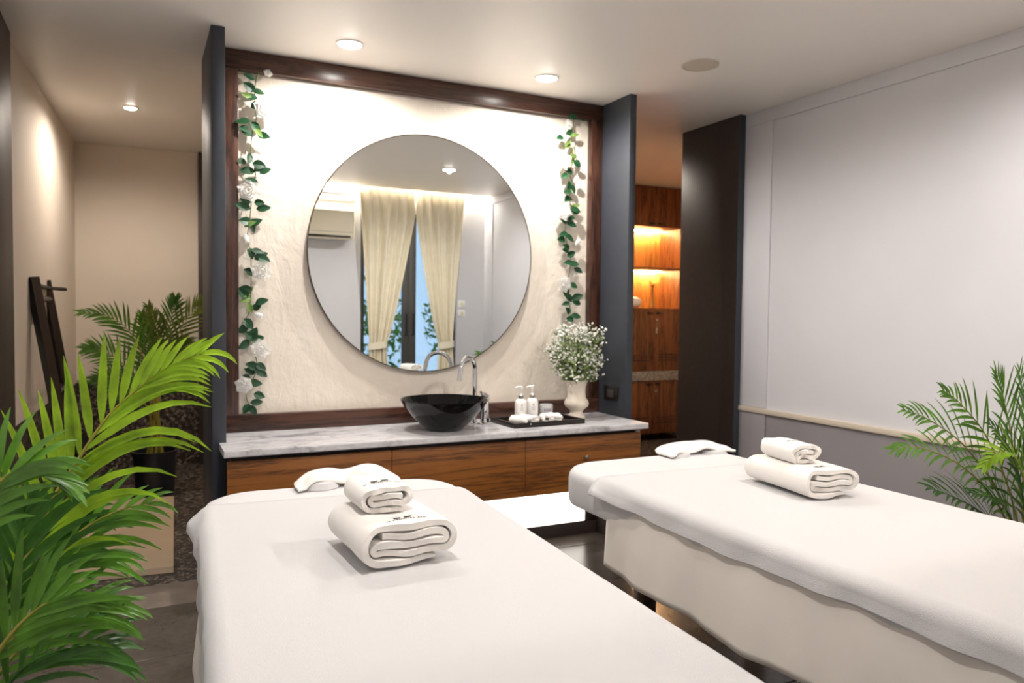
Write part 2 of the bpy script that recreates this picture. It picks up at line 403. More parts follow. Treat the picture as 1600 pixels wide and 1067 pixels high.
# ================================================================== VANITY
ZM = .65
t = thing('vanity_cabinet', (1.415, 3.65, 0), 'floating teak vanity cabinet of three wide drawers over a glowing panel', 'cabinet')
part('carcass', MB().box(.352, 2.500, 3.445, 3.882, .335, .598), M['shadow_gap'], t)
part('top_recess', MB().box(.350, 2.485, 3.462, 3.882, .598, .6195), M['shadow_gap'], t)
bx = [.330, 1.062, 1.772, 2.490]
for i in range(3):
    dr = part('drawer', MB().box(bx[i]+.0015, bx[i+1]-.0015, 3.422, 3.444, .305, .596, .002), M['teak'], t)
    if i == 2: part('knob', MB().lathe([(.004, 0), (.004, .012), (.010, .014), (.011, .02), (.007, .025), (.001, .026)], (0, 0, 0), 16).xf(Matrix.Translation((2.13, 3.4215, .488)) @ Matrix.Rotation(PI/2, 4, 'X')), M['steel'], dr)
tag(part('catch', MB().box(2.455, 2.487, 3.425, 3.45, .5975, .606, .001), M['steel'], t), 'small steel catch')
part('plinth', MB().box(.480, 2.345, 3.640, 3.88, 0, .335), M['shadow_gap'], t)
part('kickboard', MB().box(.480, 2.345, 3.628, 3.640, 0, .074, .002), M['shadow_gap'], t)
part('glowing_recess_panel', MB().box(.55, 2.262, 3.632, 3.640, .076, .298), M['white_emit'], t)  # white recess face made to glow, standing in for LED light under the drawers
for x0, x1 in ((.352, .480), (2.345, 2.490)): part('side_support', MB().box(x0, x1, 3.47, 3.88, 0, .335, .002), M['shadow_gap'], t)
mb = MB(); mb.prism([(.349, YF), (.349, 3.612), (.316, 3.610), (.316, 3.385), (2.515, 3.385), (2.505, 3.6), (2.505, YF)], .6197, ZM)
bmesh.ops.bevel(mb.bm, geom=[e for e in mb.bm.edges if all(v.co.y < 3.4 for v in e.verts)], offset=.004, segments=2, affect='EDGES')
solo('marble_countertop', mb, M['marble'], 'grey veined white marble countertop on the vanity', 'countertop', (1.415, 3.65, .62))
# mirror
MX, MZ, MR = 1.398, 1.563, .638
t = thing('round_mirror', (MX, YF+.04, MZ-MR), 'large round frameless wall mirror over the black basin', 'mirror')
Rx = Matrix.Translation((MX, 3.895, MZ)) @ Matrix.Rotation(PI/2, 4, 'X')
part('mirror_glass', MB().lathe([(.0005, .0), (MR-.003, .0)], n=160, cap1=False).xf(Rx), M['mirror'], t, smooth=False)
part('rim', MB().lathe([(MR-.0035, .0015), (MR-.0005, .002), (MR+.0015, 0), (MR+.0015, -.012), (MR-.02, -.012)], n=160, cap0=False, cap1=True).xf(Rx), M['mirror_edge'], t)
for a in (.8, 2.3, 3.9, 5.5):
    part('standoff', MB().lathe([(.012, -.012), (.012, -.034)], (.45*math.cos(a), .45*math.sin(a), 0), 12).xf(Rx), M['steel'], t)
# basin
BX, BY = 1.392, 3.598
t = thing('vessel_basin', (BX, BY, ZM), 'glossy black round vessel basin on the marble countertop', 'basin')
prof = [(.085, .0), (.092, .004), (.125, .032), (.168, .075), (.203, .118), (.221, .150), (.2235, .156), (.221, .159), (.215, .157), (.196, .120), (.160, .078), (.115, .038), (.06, .020), (.024, .017)]
part('bowl', MB().lathe([(r, z+ZM) for r, z in prof], (BX, BY, 0), 64), M['black_glass'], t)
part('drain', MB().lathe([(.023, ZM+.0175), (.022, ZM+.021), (.012, ZM+.022), (.001, ZM+.022)], (BX, BY, 0), 24), M['chrome'], t)
# tap
t = thing('faucet', (1.66, 3.70, ZM), 'tall chrome swan-neck faucet with side lever behind the black basin', 'faucet')
fx, fy = 1.612, 3.720
part('body', MB().lathe([(.032, 0), (.032, .006), (.025, .010), (.024, .05), (.021, .125), (.024, .130), (.024, .155), (.020, .160), (.001, .161)], (fx+.052, fy-.02, ZM), 24), M['chrome'], t)
pts = [(fx, fy, ZM), (fx, fy, ZM+.27)] + [(fx-.06+.06*math.cos(a), fy-.045*(1-math.cos(a)), ZM+.29+.075*math.sin(a)) for a in [PI*k/12 for k in range(0, 13)]] + [(fx-.128, fy-.098, ZM+.245)]
part('spout', MB().tube(spline(pts, 60), .0125, 14), M['chrome'], t)
part('lever', MB().tube([(fx+.052, fy-.02, ZM+.16), (fx+.020, fy-.045, ZM+.172), (fx-.002, fy-.09, ZM+.180)], [.012, .010, .007], 10), M['chrome'], t)
part('base_flange', MB().lathe([(.022, 0), (.022, .008), (.014, .012)], (fx, fy, ZM), 24), M['chrome'], t)
# tray: four corners measured on the marble
TA = [Vector((1.735, 3.740, ZM)), Vector((1.720, 3.455, ZM)), Vector((2.160, 3.540, ZM)), Vector((2.165, 3.815, ZM))]
tx = (TA[2]-TA[1]).normalized(); ang = math.atan2(tx.y, tx.x)
TC = Vector((1.950, 3.632, ZM)); TM = Matrix.Translation(TC) @ Matrix.Rotation(ang*.30, 4, 'Z')
t = thing('serving_tray', TC, 'shallow black rectangular tray holding bottles on the marble', 'tray')
a, b = .222, .135
part('tray_base', MB().box(-a, a, -b, b, 0, .008, .001, 1, TM), M['tray_floor'], t)
for q in ((-a, a, -b, -b+.014), (-a, a, b-.014, b), (-a, -a+.014, -b+.014, b-.014), (a-.014, a, -b+.014, b-.014)):
    part('tray_rim', MB().box(q[0], q[1], q[2], q[3], .0, .026, .002, 2, TM), M['black_lacquer'], t)
ZT = ZM+.0082
def pump_bottle(x, y, label, ang):
    t = thing('pump_bottle', (x, y, ZT), label, 'bottle', 'white pump bottles on the tray')
    L = Matrix.Translation((x, y, ZT))
    part('bottle_body', MB().lathe([(.030, 0), (.0335, .003), (.0335, .098), (.031, .110), (.022, .120), (.013, .123)], n=32).xf(L), M['white_plastic'], t)
    part('collar', MB().lathe([(.0145, .123), (.0145, .140), (.012, .142)], n=24).xf(L), M['steel'], t)
    p = part('pump_head', MB().lathe([(.012, .142), (.012, .148), (.006, .150), (.006, .176), (.011, .178), (.011, .190), (.004, .192)], n=20).xf(L), M['white_plastic'], t)
    part('nozzle', MB().tube([(0, 0, .186), (-.022, 0, .187), (-.038, 0, .183)], [.007, .006, .0045], 10).xf(L @ Matrix.Rotation(ang, 4, 'Z')), M['white_plastic'], p)
    def arc(u, v, z0, z1, a0, a1, r=.0338): th = a0+(a1-a0)*u; return (r*math.cos(th), r*math.sin(th), z0+(z1-z0)*v)
    q = MB(); q.grid(lambda u, v: arc(u, v, .012, .028, -2.6, -1.9), 8, 1); part('print', q.xf(L), M['label_print'], t)
    q = MB()
    for z in (.060, .068, .076): q.grid(lambda u, v: arc(u, v, z, z+.0025, -2.15, -1.55), 6, 1)
    q.grid(lambda u, v: arc(u, v, .084, .094, -1.95, -1.75), 3, 1)
    part('lettering', q.xf(L), M['grey_print'], t)
pump_bottle(1.867, 3.672, 'left white pump bottle on the tray', .1)
pump_bottle(1.944, 3.685, 'right white pump bottle beside the small frosted jar', .1)
t = thing('candle_jar', (2.035, 3.690, ZT), 'short frosted jar with grey print beside the pump bottles', 'jar')
L = Matrix.Translation((2.035, 3.690, ZT))
part('jar_body', MB().lathe([(.034, 0), (.037, .003), (.038, .072), (.037, .082), (.034, .084), (.034, .079), (.033, .01), (.001, .008)], n=36).xf(L), M['frosted'], t)
q = MB(); q.grid(lambda u, v: (.0384*math.cos(-2.4+1.1*u), .0384*math.sin(-2.4+1.1*u), .046+.018*v), 8, 1); part('print', q.xf(L), M['grey_print'], t)
part('wax', MB().lathe([(.001, .05), (.033, .05)], n=30, cap0=True, cap1=False).xf(L), M['white_plastic'], t)

# ------------------------------------------------------------------ towels
def roll(W, Hh, Ln, top, th_, seed, n=170, nl=12):
    "folded and rolled towel: one long ribbon across local x/z, axis along y from 0 (front) to Ln; top = index of its uppermost layer"
    p = Hh/(top+1); th = p*.95; path = []
    xl = -W/2+top/2*p+th/2; xr = W/2-(top-1)/2*p-th/2
    def ln_(x0, x1, lev): path.extend((x0+(x1-x0)*k/14, (lev+.5)*p) for k in range(15))
    def arc_(cx_, lev0, lev1, sg):
        r = abs(lev1-lev0)/2*p; zc = ((lev0+lev1)/2+.5)*p; d = 1 if lev1 > lev0 else -1
        path.extend((cx_+sg*r*math.sin(PI*k/14), zc-d*r*math.cos(PI*k/14)) for k in range(1, 14))
    ln_(W/2-.22*W, xl, 0); arc_(xl, 0, top, -1); ln_(xl, xr, top); arc_(xr, top, 1, 1)
    lev, left, xin = 1, True, -W/2+th+.75*p
    while True:
        xa, xb = (xr, xin+.5*p) if left else (xin+.5*p, xr)
        last = lev >= top-1
        ln_(xa, xa+(xb-xa)*(.93 if last else 1), lev)
        if last: break
        arc_(xb, lev, lev+1, -1 if left else 1); lev += 1; left = not left
    # even spacing along the ribbon
    L_ = [0]
    for (x0, z0), (x1, z1) in zip(path, path[1:]): L_.append(L_[-1]+math.hypot(x1-x0, z1-z0))
    pts = []; i = 0
    for k in range(n+1):
        q = L_[-1]*k/n
        while i < len(L_)-2 and L_[i+1] < q: i += 1
        t_ = (q-L_[i])/max(1e-9, L_[i+1]-L_[i]); t_ = min(1, t_)
        x = path[i][0]+(path[i+1][0]-path[i][0])*t_; z = path[i][1]+(path[i+1][1]-path[i][1])*t_
        u = k/n; inn = smoothstep(.45, .6, u)
        z += p*(.05+.10*inn)*math.sin(x/W*13+seed+lev) - .0; x += p*.06*math.cos(u*29+seed)
        pts.append(Vector((x, 0, z)))
    th *= .97
    mb = MB(); rows = []
    for j in range(nl+1):
        v = j/nl; e = min(v, 1-v)
        y = v*Ln; puff = 1-.20*math.exp(-e*26)
        A, B = [], []
        for k, c in enumerate(pts):
            t = (pts[min(k+1, n)]-pts[max(k-1, 0)]).normalized(); nn = Vector((-t.z, 0, t.x))
            tt = th*.5*puff*(1+.10*math.sin(k*.21+seed)*math.sin(v*5+seed))
            if k < 6: tt *= .45+.09*k
            yy = y + (.006*math.sin(k*.11+seed)+.004*math.sin(k*.31))*(1 if v < .5 else -1)*(1-2*e)
            lift = .0022*noise.noise(Vector((k*.07, v*3.0, seed)))
            A.append(mb.bm.verts.new((c.x+nn.x*(tt+lift), yy, c.z+nn.z*(tt+lift))))
            B.append(mb.bm.verts.new((c.x-nn.x*tt, yy, c.z-nn.z*tt)))
        rows.append((A, B))
    f = mb.bm.faces.new
    for (A, B), (C, D) in zip(rows, rows[1:]):
        for k in range(n):
            f((A[k], A[k+1], C[k+1], C[k])); f((B[k+1], B[k], D[k], D[k+1]))
        f((A[0], C[0], D[0], B[0])); f((C[n], A[n], B[n], D[n]))
    for A, B in (rows[0], rows[-1]):
        for k in range(n): f((A[k], A[k+1], B[k+1], B[k]))
    zmin = min(v.co.z for v in mb.bm.verts); bmesh.ops.translate(mb.bm, vec=(0, 0, -zmin), verts=mb.bm.verts)
    return mb
def emblem(mb_top, y0, sc, cx=0.0):
    "printed crest: two dark blocks, a thin arch over them and a bow of small letters below; laid on a surface z(x, y)"
    def quad(q, x0, x1, ya, yb):
        q.grid(lambda u, v: (cx+x0+(x1-x0)*u, ya+(yb-ya)*v, mb_top(cx+x0+(x1-x0)*u, ya+(yb-ya)*v)+.0007), 4, 2)
    blocks, letters = MB(), MB()
    for s in (-1, 1): quad(blocks, s*.0115*sc-.0078*sc, s*.0115*sc+.0078*sc, y0-.004*sc, y0+.004*sc)
    for k in range(-6, 7):
        x = k*.0042*sc; y = y0+.010*sc-abs(k)**1.5*.00012*sc
        quad(letters, x-.0013*sc, x+.0013*sc, y-.0006*sc, y+.0006*sc)
    for k in range(-8, 9):
        if k in (-6, 5): continue
        x = k*.0049*sc; y = y0-.0105*sc-(k*k)*.00016*sc
        wv = .0020 if k % 3 else .0025
        quad(letters, x-wv*sc*.8, x+wv*sc*.3, y-.0026*sc, y+.0026*sc)
        if k % 2: quad(letters, x, x+.0020*sc, y+.0010*sc, y+.0026*sc)
        else: quad(letters, x, x+.0020*sc, y-.0026*sc, y-.0010*sc)
    return blocks, letters
def towel(name, W, Hh, Ln, turns, th, seed, loc, ang, label, emb=None, group=None):
    mb = roll(W, Hh, Ln, turns, th, seed)
    t = thing(name, loc, label, 'towel', group); t.rotation_euler.z = ang
    bt = [v.co.copy() for v in mb.bm.verts]
    o = link('rolled_cloth', mb.mesh('rolled_cloth', M['towel']), t)
    if emb:
        def top(x, y):
            return max(c.z for c in bt if abs(c.x-x) < W*.035 and abs(c.y-y) < Ln*.09)
        bl, le = emblem(top, emb[0], emb[1], emb[2] if len(emb) > 2 else 0)
        link('printed_emblem', bl.mesh('printed_emblem', M['black_print'], normals=False), t)
        link('printed_letters', le.mesh('printed_letters', M['black_print'], normals=False), t)
    return t

# ================================================================== BEDS
ZB = .655
def rrect(x0, x1, y0, y1, r, n=10):
    out = []
    for cx_, cy_, a0 in ((x1-r, y1-r, 0), (x0+r, y1-r, PI/2), (x0+r, y0+r, PI), (x1-r, y0+r, 1.5*PI)):
        for k in range(n+1): a = a0+PI/2*k/n; out.append((cx_+r*math.cos(a), cy_+r*math.sin(a)))
    return out
def bed(cx, yh, ang, side, hx):
    "massage bed; local origin at the head end's centre on the floor, the bed runs along -y"
    W2, LEN = .415, 1.93
    Rm = Matrix.Translation((cx, yh, 0)) @ Matrix.Rotation(ang, 4, 'Z')
    where = 'on the left, in front of the teak vanity' if side == 'L' else 'on the right, beside the grey dado wall'
    t = thing('massage_bed', (cx, yh, 0), 'padded massage bed '+where, 'bed', 'massage beds'); t.rotation_euler.z = ang
    def lp(name, mb, mt, par=t): return link(name, mb.mesh(name, mt), par)
    mb = MB(); prof = [(-.022, ZB-.140), (-.006, ZB-.134), (0, ZB-.115), (0, ZB-.040), (-.004, ZB-.022), (-.015, ZB-.008), (-.035, ZB), (-.09, ZB)]
    rings = []
    for off, z in prof: rings.append([mb.bm.verts.new((x, y, z)) for x, y in rrect(-W2-off, W2+off, -LEN-off, off, max(.03, .17+off))])
    for A, B in zip(rings, rings[1:]):
        for k in range(len(A)): mb.bm.faces.new((A[k], A[(k+1) % len(A)], B[(k+1) % len(A)], B[k]))
    mb.bm.faces.new(rings[0][::-1]); mb.bm.faces.new(rings[-1])
    lp('mattress', mb, M['vinyl'])
    lp('bed_frame', MB().box(-W2+.12, W2-.12, -LEN+.10, -.22, ZB-.205, ZB-.141, .006), M['frame_wood'])
    for sx in (-1, 1):
        for y in (-.42, -LEN+.18): lp('leg', MB().box(sx*(W2-.15)-.03, sx*(W2-.15)+.03, y-.03, y+.03, 0, ZB-.204, .006), M['frame_wood'])
    # face rest: two white pads at the head end
    for s in (-1, 1):
        mb = MB(); mb.lathe([(.001, -.034), (.04, -.030), (.062, -.012), (.066, .006), (.056, .024), (.030, .034), (.001, .036)], n=24, cap0=False, cap1=False, sx=1.05, sy=1.15)
        mb.xf(Matrix.Translation((hx+s*.098, -.045, ZB-(.002 if side == 'L' else .014)))); lp('face_rest_pad', mb, M['vinyl'])
    # terry cover over the pad
    rnd = random.Random(3 if side == 'L' else 8)
    ys0 = -.225 if side == 'L' else -.33
    drop = .085 if side == 'L' else .072
    th = .006
    NU, NV = 96, 84
    r_ = .040; xo = W2+.007; ztop = ZB+.005; arc = r_*PI/2; hang_ = drop-r_
    flat = 2*(xo-r_); tot = 2*(hang_+arc)+flat
    def section(u):
        # denser sampling over the rounded edges
        q = u*tot if False else (smooth_u(u))*tot
        d = min(q, tot-q); sg = -1 if q < tot/2 else 1
        if d < hang_: return Vector((sg*(xo+.004*(1-d/hang_)), 0, ztop-r_-hang_+d))
        if d < hang_+arc:
            t_ = (d-hang_)/r_; return Vector((sg*(xo-r_+r_*math.cos(t_)), 0, ztop-r_+r_*math.sin(t_)))
        return Vector((sg*(xo-r_-(d-hang_-arc)), 0, ztop))
    def smooth_u(u):
        e = (hang_+arc)/tot; k = .30
        if u < k: return e*u/k
        if u > 1-k: return 1-e*(1-u)/k
        return e+(1-2*e)*(u-k)/(1-2*k)
    sp_ = [section(i/NU) for i in range(NU+1)]
    def cov(u, v):
        p = sp_[round(u*NU)]; sgn = -1 if p.x < 0 else 1
        y = ys0 - v*(LEN+ys0+.004)
        hang = smoothstep(ZB-.01, ZB-.065, p.z)
        x, z = p.x, p.z
        e0 = math.exp(-v*16)
        # head-end corner lifts and flares out
        x += sgn*hang*(.026*e0 + .0022*math.sin(v*26+sgn)+.0025*math.sin(v*61+1))
        z += hang*(-.005*math.sin(v*9+sgn*2)-.0025*math.sin(v*33) + .012*e0)
        y += (1-hang)*.02*math.sin(u*5+1)*e0
        k = noise.noise(Vector((u*7, v*9, 3 if side == 'L' else 5)))
        rid = math.sin((u*15+v*40)+k*2)*math.exp(-v*9)*smoothstep(.36, .12, min(u, 1-u))
        z += .0035*rid + .0016*k*(1-hang)
        c = max(0, .17-abs(y))                      # follow the rounded head corner if over it
        return (x, y, z+.001)
    mb = MB(); mb.grid(cov, NU, NV)
    c = link('bed_cover', mb.mesh('bed_cover', M['terry']), None, (cx, yh, 0)); c.rotation_euler.z = ang
    so = c.modifiers.new('thick', 'SOLIDIFY'); so.thickness = th; so.offset = 0
    tag(c, 'white terry cover spread on the '+('left' if side == 'L' else 'right')+' massage bed', 'bed cover', 'white terry bed covers')
    # thin sheet hanging under the cover on each side
    for sgn in (-1, 1):
        y0, y1 = (-.40 if side == 'L' else -.395), -LEN+.02
        z1 = ZB-.045
        def sk(u, v):
            y = y0+(y1-y0)*u
            fold = .006*math.sin(u*17+sgn)+.006*abs(math.sin(u*13+2))+.003*math.sin(u*57)
            bot = .352+.007*math.sin(u*11)+.005*math.sin(u*23+1)
            edge = math.exp(-u*14)
            x = sgn*(W2-.002+(fold+.008)*v+.012*v)-sgn*.03*edge*v
            return (x, y+(.035*v*edge), z1+(bot-z1)*v)
        mb = MB(); mb.grid(sk, 90, 14)
        c = link('hanging_sheet', mb.mesh('hanging_sheet', M['sheer']), None, (cx, yh, 0)); c.rotation_euler.z = ang
        so = c.modifiers.new('thick', 'SOLIDIFY'); so.thickness = .002; so.offset = -1
        tag(c, 'thin white sheet hanging from the '+('left' if sgn < 0 else 'right')+' side of the '+('left' if side == 'L' else 'right')+' bed', 'sheet', 'hanging side sheets')
    return Rm
BL = bed(.585, 2.605, math.radians(-3.0), 'L', .055)
BR = bed(1.885, 2.600, math.radians(-.4), 'R', .250)
def cradle_towel(Rm, lift, label, hx, hs, span=.165, yy=-.02):
    loc = Rm @ Vector((hx, yy, ZB))
    path = [(-span-.012, -.055, .006), (-span+.012, -.03, .022), (-.115, -.005, .044*hs), (-.06, .01, .048*hs), (.0, .012, .046*hs+lift), (.06, .008, .053*hs), (.10, 0, .052*hs), (.138, -.02, .032*hs), (span+.005, -.045, .008)]
    sp_ = spline(path, 60)
    def f(u, v):
        c = sp_[round(u*60)]
        a = (v-.5)*2
        wv = .075*(1-.25*abs(2*u-1)**3)
        y = c.y + a*wv; z = c.z - .020*abs(a)**2.4 - .006*(a < -.3)*math.sin(u*19) + .003*noise.noise(Vector((u*8, v*3, 4)))
        return (c.x, y, max(z, .0055))
    mb = MB(); mb.grid(f, 60, 14)
    o = link('face_rest_towel', mb.mesh('face_rest_towel', M['towel']), None, loc); o.rotation_euler.z = Rm.to_euler().z
    so = o.modifiers.new('thick', 'SOLIDIFY'); so.thickness = .010; so.offset = 1; so.use_rim = True
    sb = o.modifiers.new('soft', 'SUBSURF'); sb.levels = 1; sb.render_levels = 1
    tag(o, label, 'towel', 'towels over the face rests')
cradle_towel(BL, -.008, 'folded white towel arched over the face rest of the left bed', .055, .86)
cradle_towel(BR, .004, 'folded white towel laid over the face rest of the right bed', .250, .62)
ZC = ZB+.0135
big = .097
towel('rolled_bath_towel', .236, big, .26, 4, 0, 2, (.553, 1.640, ZC), math.radians(3), 'large rolled white bath towel on the left bed', (.050, 1.15), 'rolled bath towels')
towel('rolled_hand_towel', .134, .064, .160, 3, 0, 5, (.530, 1.742, ZC+big-.0005), math.radians(1), 'small rolled white towel with black emblem, atop the left bed\'s stack', (.066, 1.15), 'rolled hand towels')
towel('rolled_bath_towel', .208, .090, .31, 4, 0, 9, (1.985, 1.700, ZC), math.radians(-7), 'large rolled white bath towel on the right bed', (.060, .9), 'rolled bath towels')
towel('rolled_hand_towel', .116, .064, .17, 3, 0, 12, (1.975, 1.800, ZC+.0895), math.radians(-11), 'small rolled white towel atop the right bed\'s stack', (.08, .8), 'rolled hand towels')
towel('rolled_face_cloth', .115, .043, .125, 2, 0, 21, (1.858, 3.505, ZT), math.radians(22), 'left folded white face cloth on the tray', None, 'folded face cloths')
towel('rolled_face_cloth', .115, .043, .125, 2, 0, 25, (1.985, 3.520, ZT), math.radians(-20), 'right folded white face cloth on the tray', None, 'folded face cloths')

# ================================================================== VASE, BOUQUET
VX, VY = 2.238, 3.700
solo('flower_vase', MB().lathe([(r, z+ZM) for r, z in [(.050, 0), (.052, .004), (.050, .016), (.038, .030), (.034, .042), (.046, .055), (.066, .072), (.071, .088), (.066, .104), (.054, .120), (.050, .15), (.052, .185), (.060, .208), (.068, .219), (.066, .221), (.058, .212), (.047, .185), (.044, .15), (.044, .11), (.02, .09), (.001, .09)]], (VX, VY, 0), 48, True, False),
     M['ceramic_cream'], 'cream urn-shaped vase on the marble by the tray', 'vase', (VX, VY, ZM))
t = thing('flower_bouquet', (VX, VY, ZM+.20), 'bunch of tiny white filler flowers in the cream vase', 'flowers')
rnd = random.Random(4); st, bl, lv = MB(), MB(), MB()
ctr = Vector((VX-.005, VY, ZM+.215)); tips = []
for k in range(150):
    a = rnd.uniform(0, 2*PI); s = math.sqrt(rnd.random()); el = rnd.uniform(.0, 1)
    tip = Vector((VX-.012+.172*s*math.cos(a)*(.58+.42*min(1, el*1.8)), VY-.02+.115*s*math.sin(a), ZM+.235+.33*el*(1-.25*s*s)))
    if tip.y > 3.86: tip.y = 3.86
    tips.append(tip)
    b0 = Vector((VX+.03*s*math.cos(a), VY+.03*s*math.sin(a), ZM+.15))
    st.tube(spline([b0, b0.lerp(tip, .5)+Vector((0, 0, .03)), tip], 5), .0013, 4)
    for q in range(4):
        p = b0.lerp(tip, rnd.uniform(.55, .95)); d = Vector((rnd.uniform(-1, 1), rnd.uniform(-1, 1), rnd.uniform(0, 1))).normalized(); sd = d.cross(Vector((rnd.uniform(-1, 1), rnd.uniform(-1, 1), .3))).normalized()
        ll = rnd.uniform(.03, .06); vs_ = [lv.bm.verts.new(x) for x in (p, p+d*ll*.5+sd*ll*.16, p+d*ll, p+d*ll*.5-sd*ll*.16)]; lv.bm.faces.new(vs_)
for tip in tips:
    for q in range(9):
        p = tip+Vector((rnd.gauss(0, .017), rnd.gauss(0, .014), rnd.gauss(0, .016)))
        if p.y > 3.875: p.y = 3.875
        r = rnd.uniform(.0042, .0085); ax = Vector((rnd.uniform(-1, 1), rnd.uniform(-1, .2), rnd.uniform(0, 1))).normalized()
        bmesh.ops.create_icosphere(bl.bm, subdivisions=1, radius=r, matrix=Matrix.Translation(p) @ ax.to_track_quat('Z', 'Y').to_matrix().to_4x4() @ Matrix.Diagonal((1, 1, .6, 1)))
        st.tube([tip+Vector((0, 0, -.03)), p], .0007, 3, cap=False)
tag(part('stems', st, M['twig'], t), kind='stuff'); tag(part('blossoms', bl, M['blossom'], t), 'tiny ivory blossoms', kind='stuff'); tag(part('foliage', lv, M['bouquet_leaf'], t), kind='stuff')
# switch plate on the right fin
t = thing('socket_plate', (2.5065, 3.745, .735), 'dark socket plate on the right charcoal fin', 'socket')
part('plate', MB().box(2.499, 2.5065, 3.672, 3.815, .735, .822, .003), M['black_lacquer'], t)
part('rocker', MB().box(2.4965, 2.500, 3.715, 3.785, .757, .800, .002), M['pot_grey'], t)

# ================================================================== ROSE GARLANDS
def leaf_mesh(name, mt, L=.052, W=.030, cup=.25):
    mb = MB()
    def f(u, v):
        y = u*L; wv = W*.5*(math.sin(PI*min(1, u**.8))**.8)*(1 if u < .999 else 0)
        a = (v-.5)*2; return (a*wv, y, cup*abs(a)*wv - .12*L*u*u)
    mb.grid(f, 6, 4); bmesh.ops.remove_doubles(mb.bm, verts=mb.bm.verts, dist=1e-5)
    return mb.mesh(name, mt)
def rose_mesh(r=.036):
    mb = MB()
    for ring, (n, rad, tilt, sz) in enumerate([(3, .20, 1.35, .50), (4, .42, 1.05, .62), (5, .66, .75, .72), (6, .88, .40, .80)]):
        for k in range(n):
            a = 2*PI*k/n+ring*.6
            def f(u, v):
                s = (v-.5)*2; wv = sz*r*.78*math.sin(PI*min(.97, .18+u*.72))
                y = u*r*sz*1.25; z = math.sin(tilt)*y; q = math.cos(tilt)*y
                bulge = .28*r*math.sin(PI*u*.9)
                return Matrix.Rotation(a, 3, 'Z') @ Vector((rad*r*.42+q-bulge*math.sin(tilt)*-.6-.16*r*s*s, s*wv, z*.85+.05*r*math.sin(5*s)+ring*-.03*r))
            mb.grid(f, 6, 6)
    return mb.mesh('rose', M['petal'])
LEAF = [leaf_mesh('leaf', M['leaf_rose']), leaf_mesh('leaf', M['leaf_rose'], .046, .032, .35), leaf_mesh('leaf', M['leaf_pale'], .045, .022)]
ROSE = rose_mesh()
def bud_mesh():
    mb = MB()
    for k in range(3):
        a = 2*PI*k/3
        def f(u, v):
            th = (v-.5)*2.6; rr = .011*math.sin(PI*(.12+.72*u))+.006*u*u
            return Matrix.Rotation(a, 3, 'Z') @ Vector((rr*math.cos(th), rr*math.sin(th), u*.042))
        mb.grid(f, 6, 6)
    return mb.mesh('bud', M['petal'])
BUD = bud_mesh()
def garland(name, label, stem, leaves, roses, buds, seed):
    rnd = random.Random(seed); YS = YF-.012 + .0
    base = at(stem[-1][0], stem[-1][1], YF)
    t = thing(name, base, label, 'garland', 'rose garlands beside the mirror')
    sp_ = spline([at(x, y, 3.895+.012*math.sin(i*2.1)) for i, (x, y) in enumerate(stem)], 70)
    part('stem', MB().tube(sp_, .0022, 6), M['twig'], t)
    for i, (x, y) in enumerate(leaves):
        p = at(x, y, 3.882+rnd.uniform(-.012, .012))
        near = min(sp_, key=lambda q: (q-p).length); d = (p-near); ang = math.atan2(d.z, d.x) if d.length > .012 else rnd.uniform(-PI, 0)
        ang += rnd.uniform(-.5, .5)
        o = link('leaf', LEAF[2 if rnd.random() < .12 else (i % 2)], t)
        Rr = Matrix.Rotation(ang, 4, Vector((0, -1, 0))) @ Matrix.Rotation(-PI/2, 4, 'Y')  # leaf y-axis placed in wall plane below
        dirv = Vector((math.cos(ang), rnd.uniform(-.45, -.05), math.sin(ang))).normalized()
        nrm = Vector((rnd.uniform(-.5, .5), -1, rnd.uniform(-.1, .7))); nrm = (nrm - dirv*nrm.dot(dirv)).normalized()
        xax = dirv.cross(nrm); s = rnd.uniform(1.1, 1.5)
        Mx = Matrix((xax*s, dirv*s, nrm*s)).transposed().to_4x4(); Mx.translation = p - dirv*.024*s - base
        o.matrix_local = Mx
        st_ = MB().tube(spline([near, near.lerp(p-dirv*.024*s, .5)+Vector((0, -.006, 0)), p-dirv*.022*s], 4), .0011, 4)
    for x, y, s in roses:
        p = at(x, y, 3.885 if s < .9 else 3.875); o = link('rose', ROSE, t)
        d = Vector((rnd.uniform(-.35, .35), -1, rnd.uniform(-.15, .45))).normalized()
        Mx = d.to_track_quat('Z', 'Y').to_matrix().to_4x4() @ Matrix.Diagonal((s, s, s, 1)); Mx.translation = p - base
        o.matrix_local = Mx
    for x, y, ang in buds:
        p = at(x, y, 3.88); o = link('bud', BUD, t)
        d = Vector((math.cos(ang), -.35, math.sin(ang))).normalized()
        Mx = d.to_track_quat('Z', 'Y').to_matrix().to_4x4(); Mx.translation = p - d*.02 - base; o.matrix_local = Mx
A = lambda L: [(365+x/3.81, 100+y/3.81) for x, y in L]
B_ = lambda L: [(365+x/3.81, 370+y/3.81) for x, y in L]
Cc = lambda L: [(845+x/5.925, 160+y/5.925) for x, y in L]
Dd = lambda L: [(845+x/5.925, 330+y/5.925) for x, y in L]
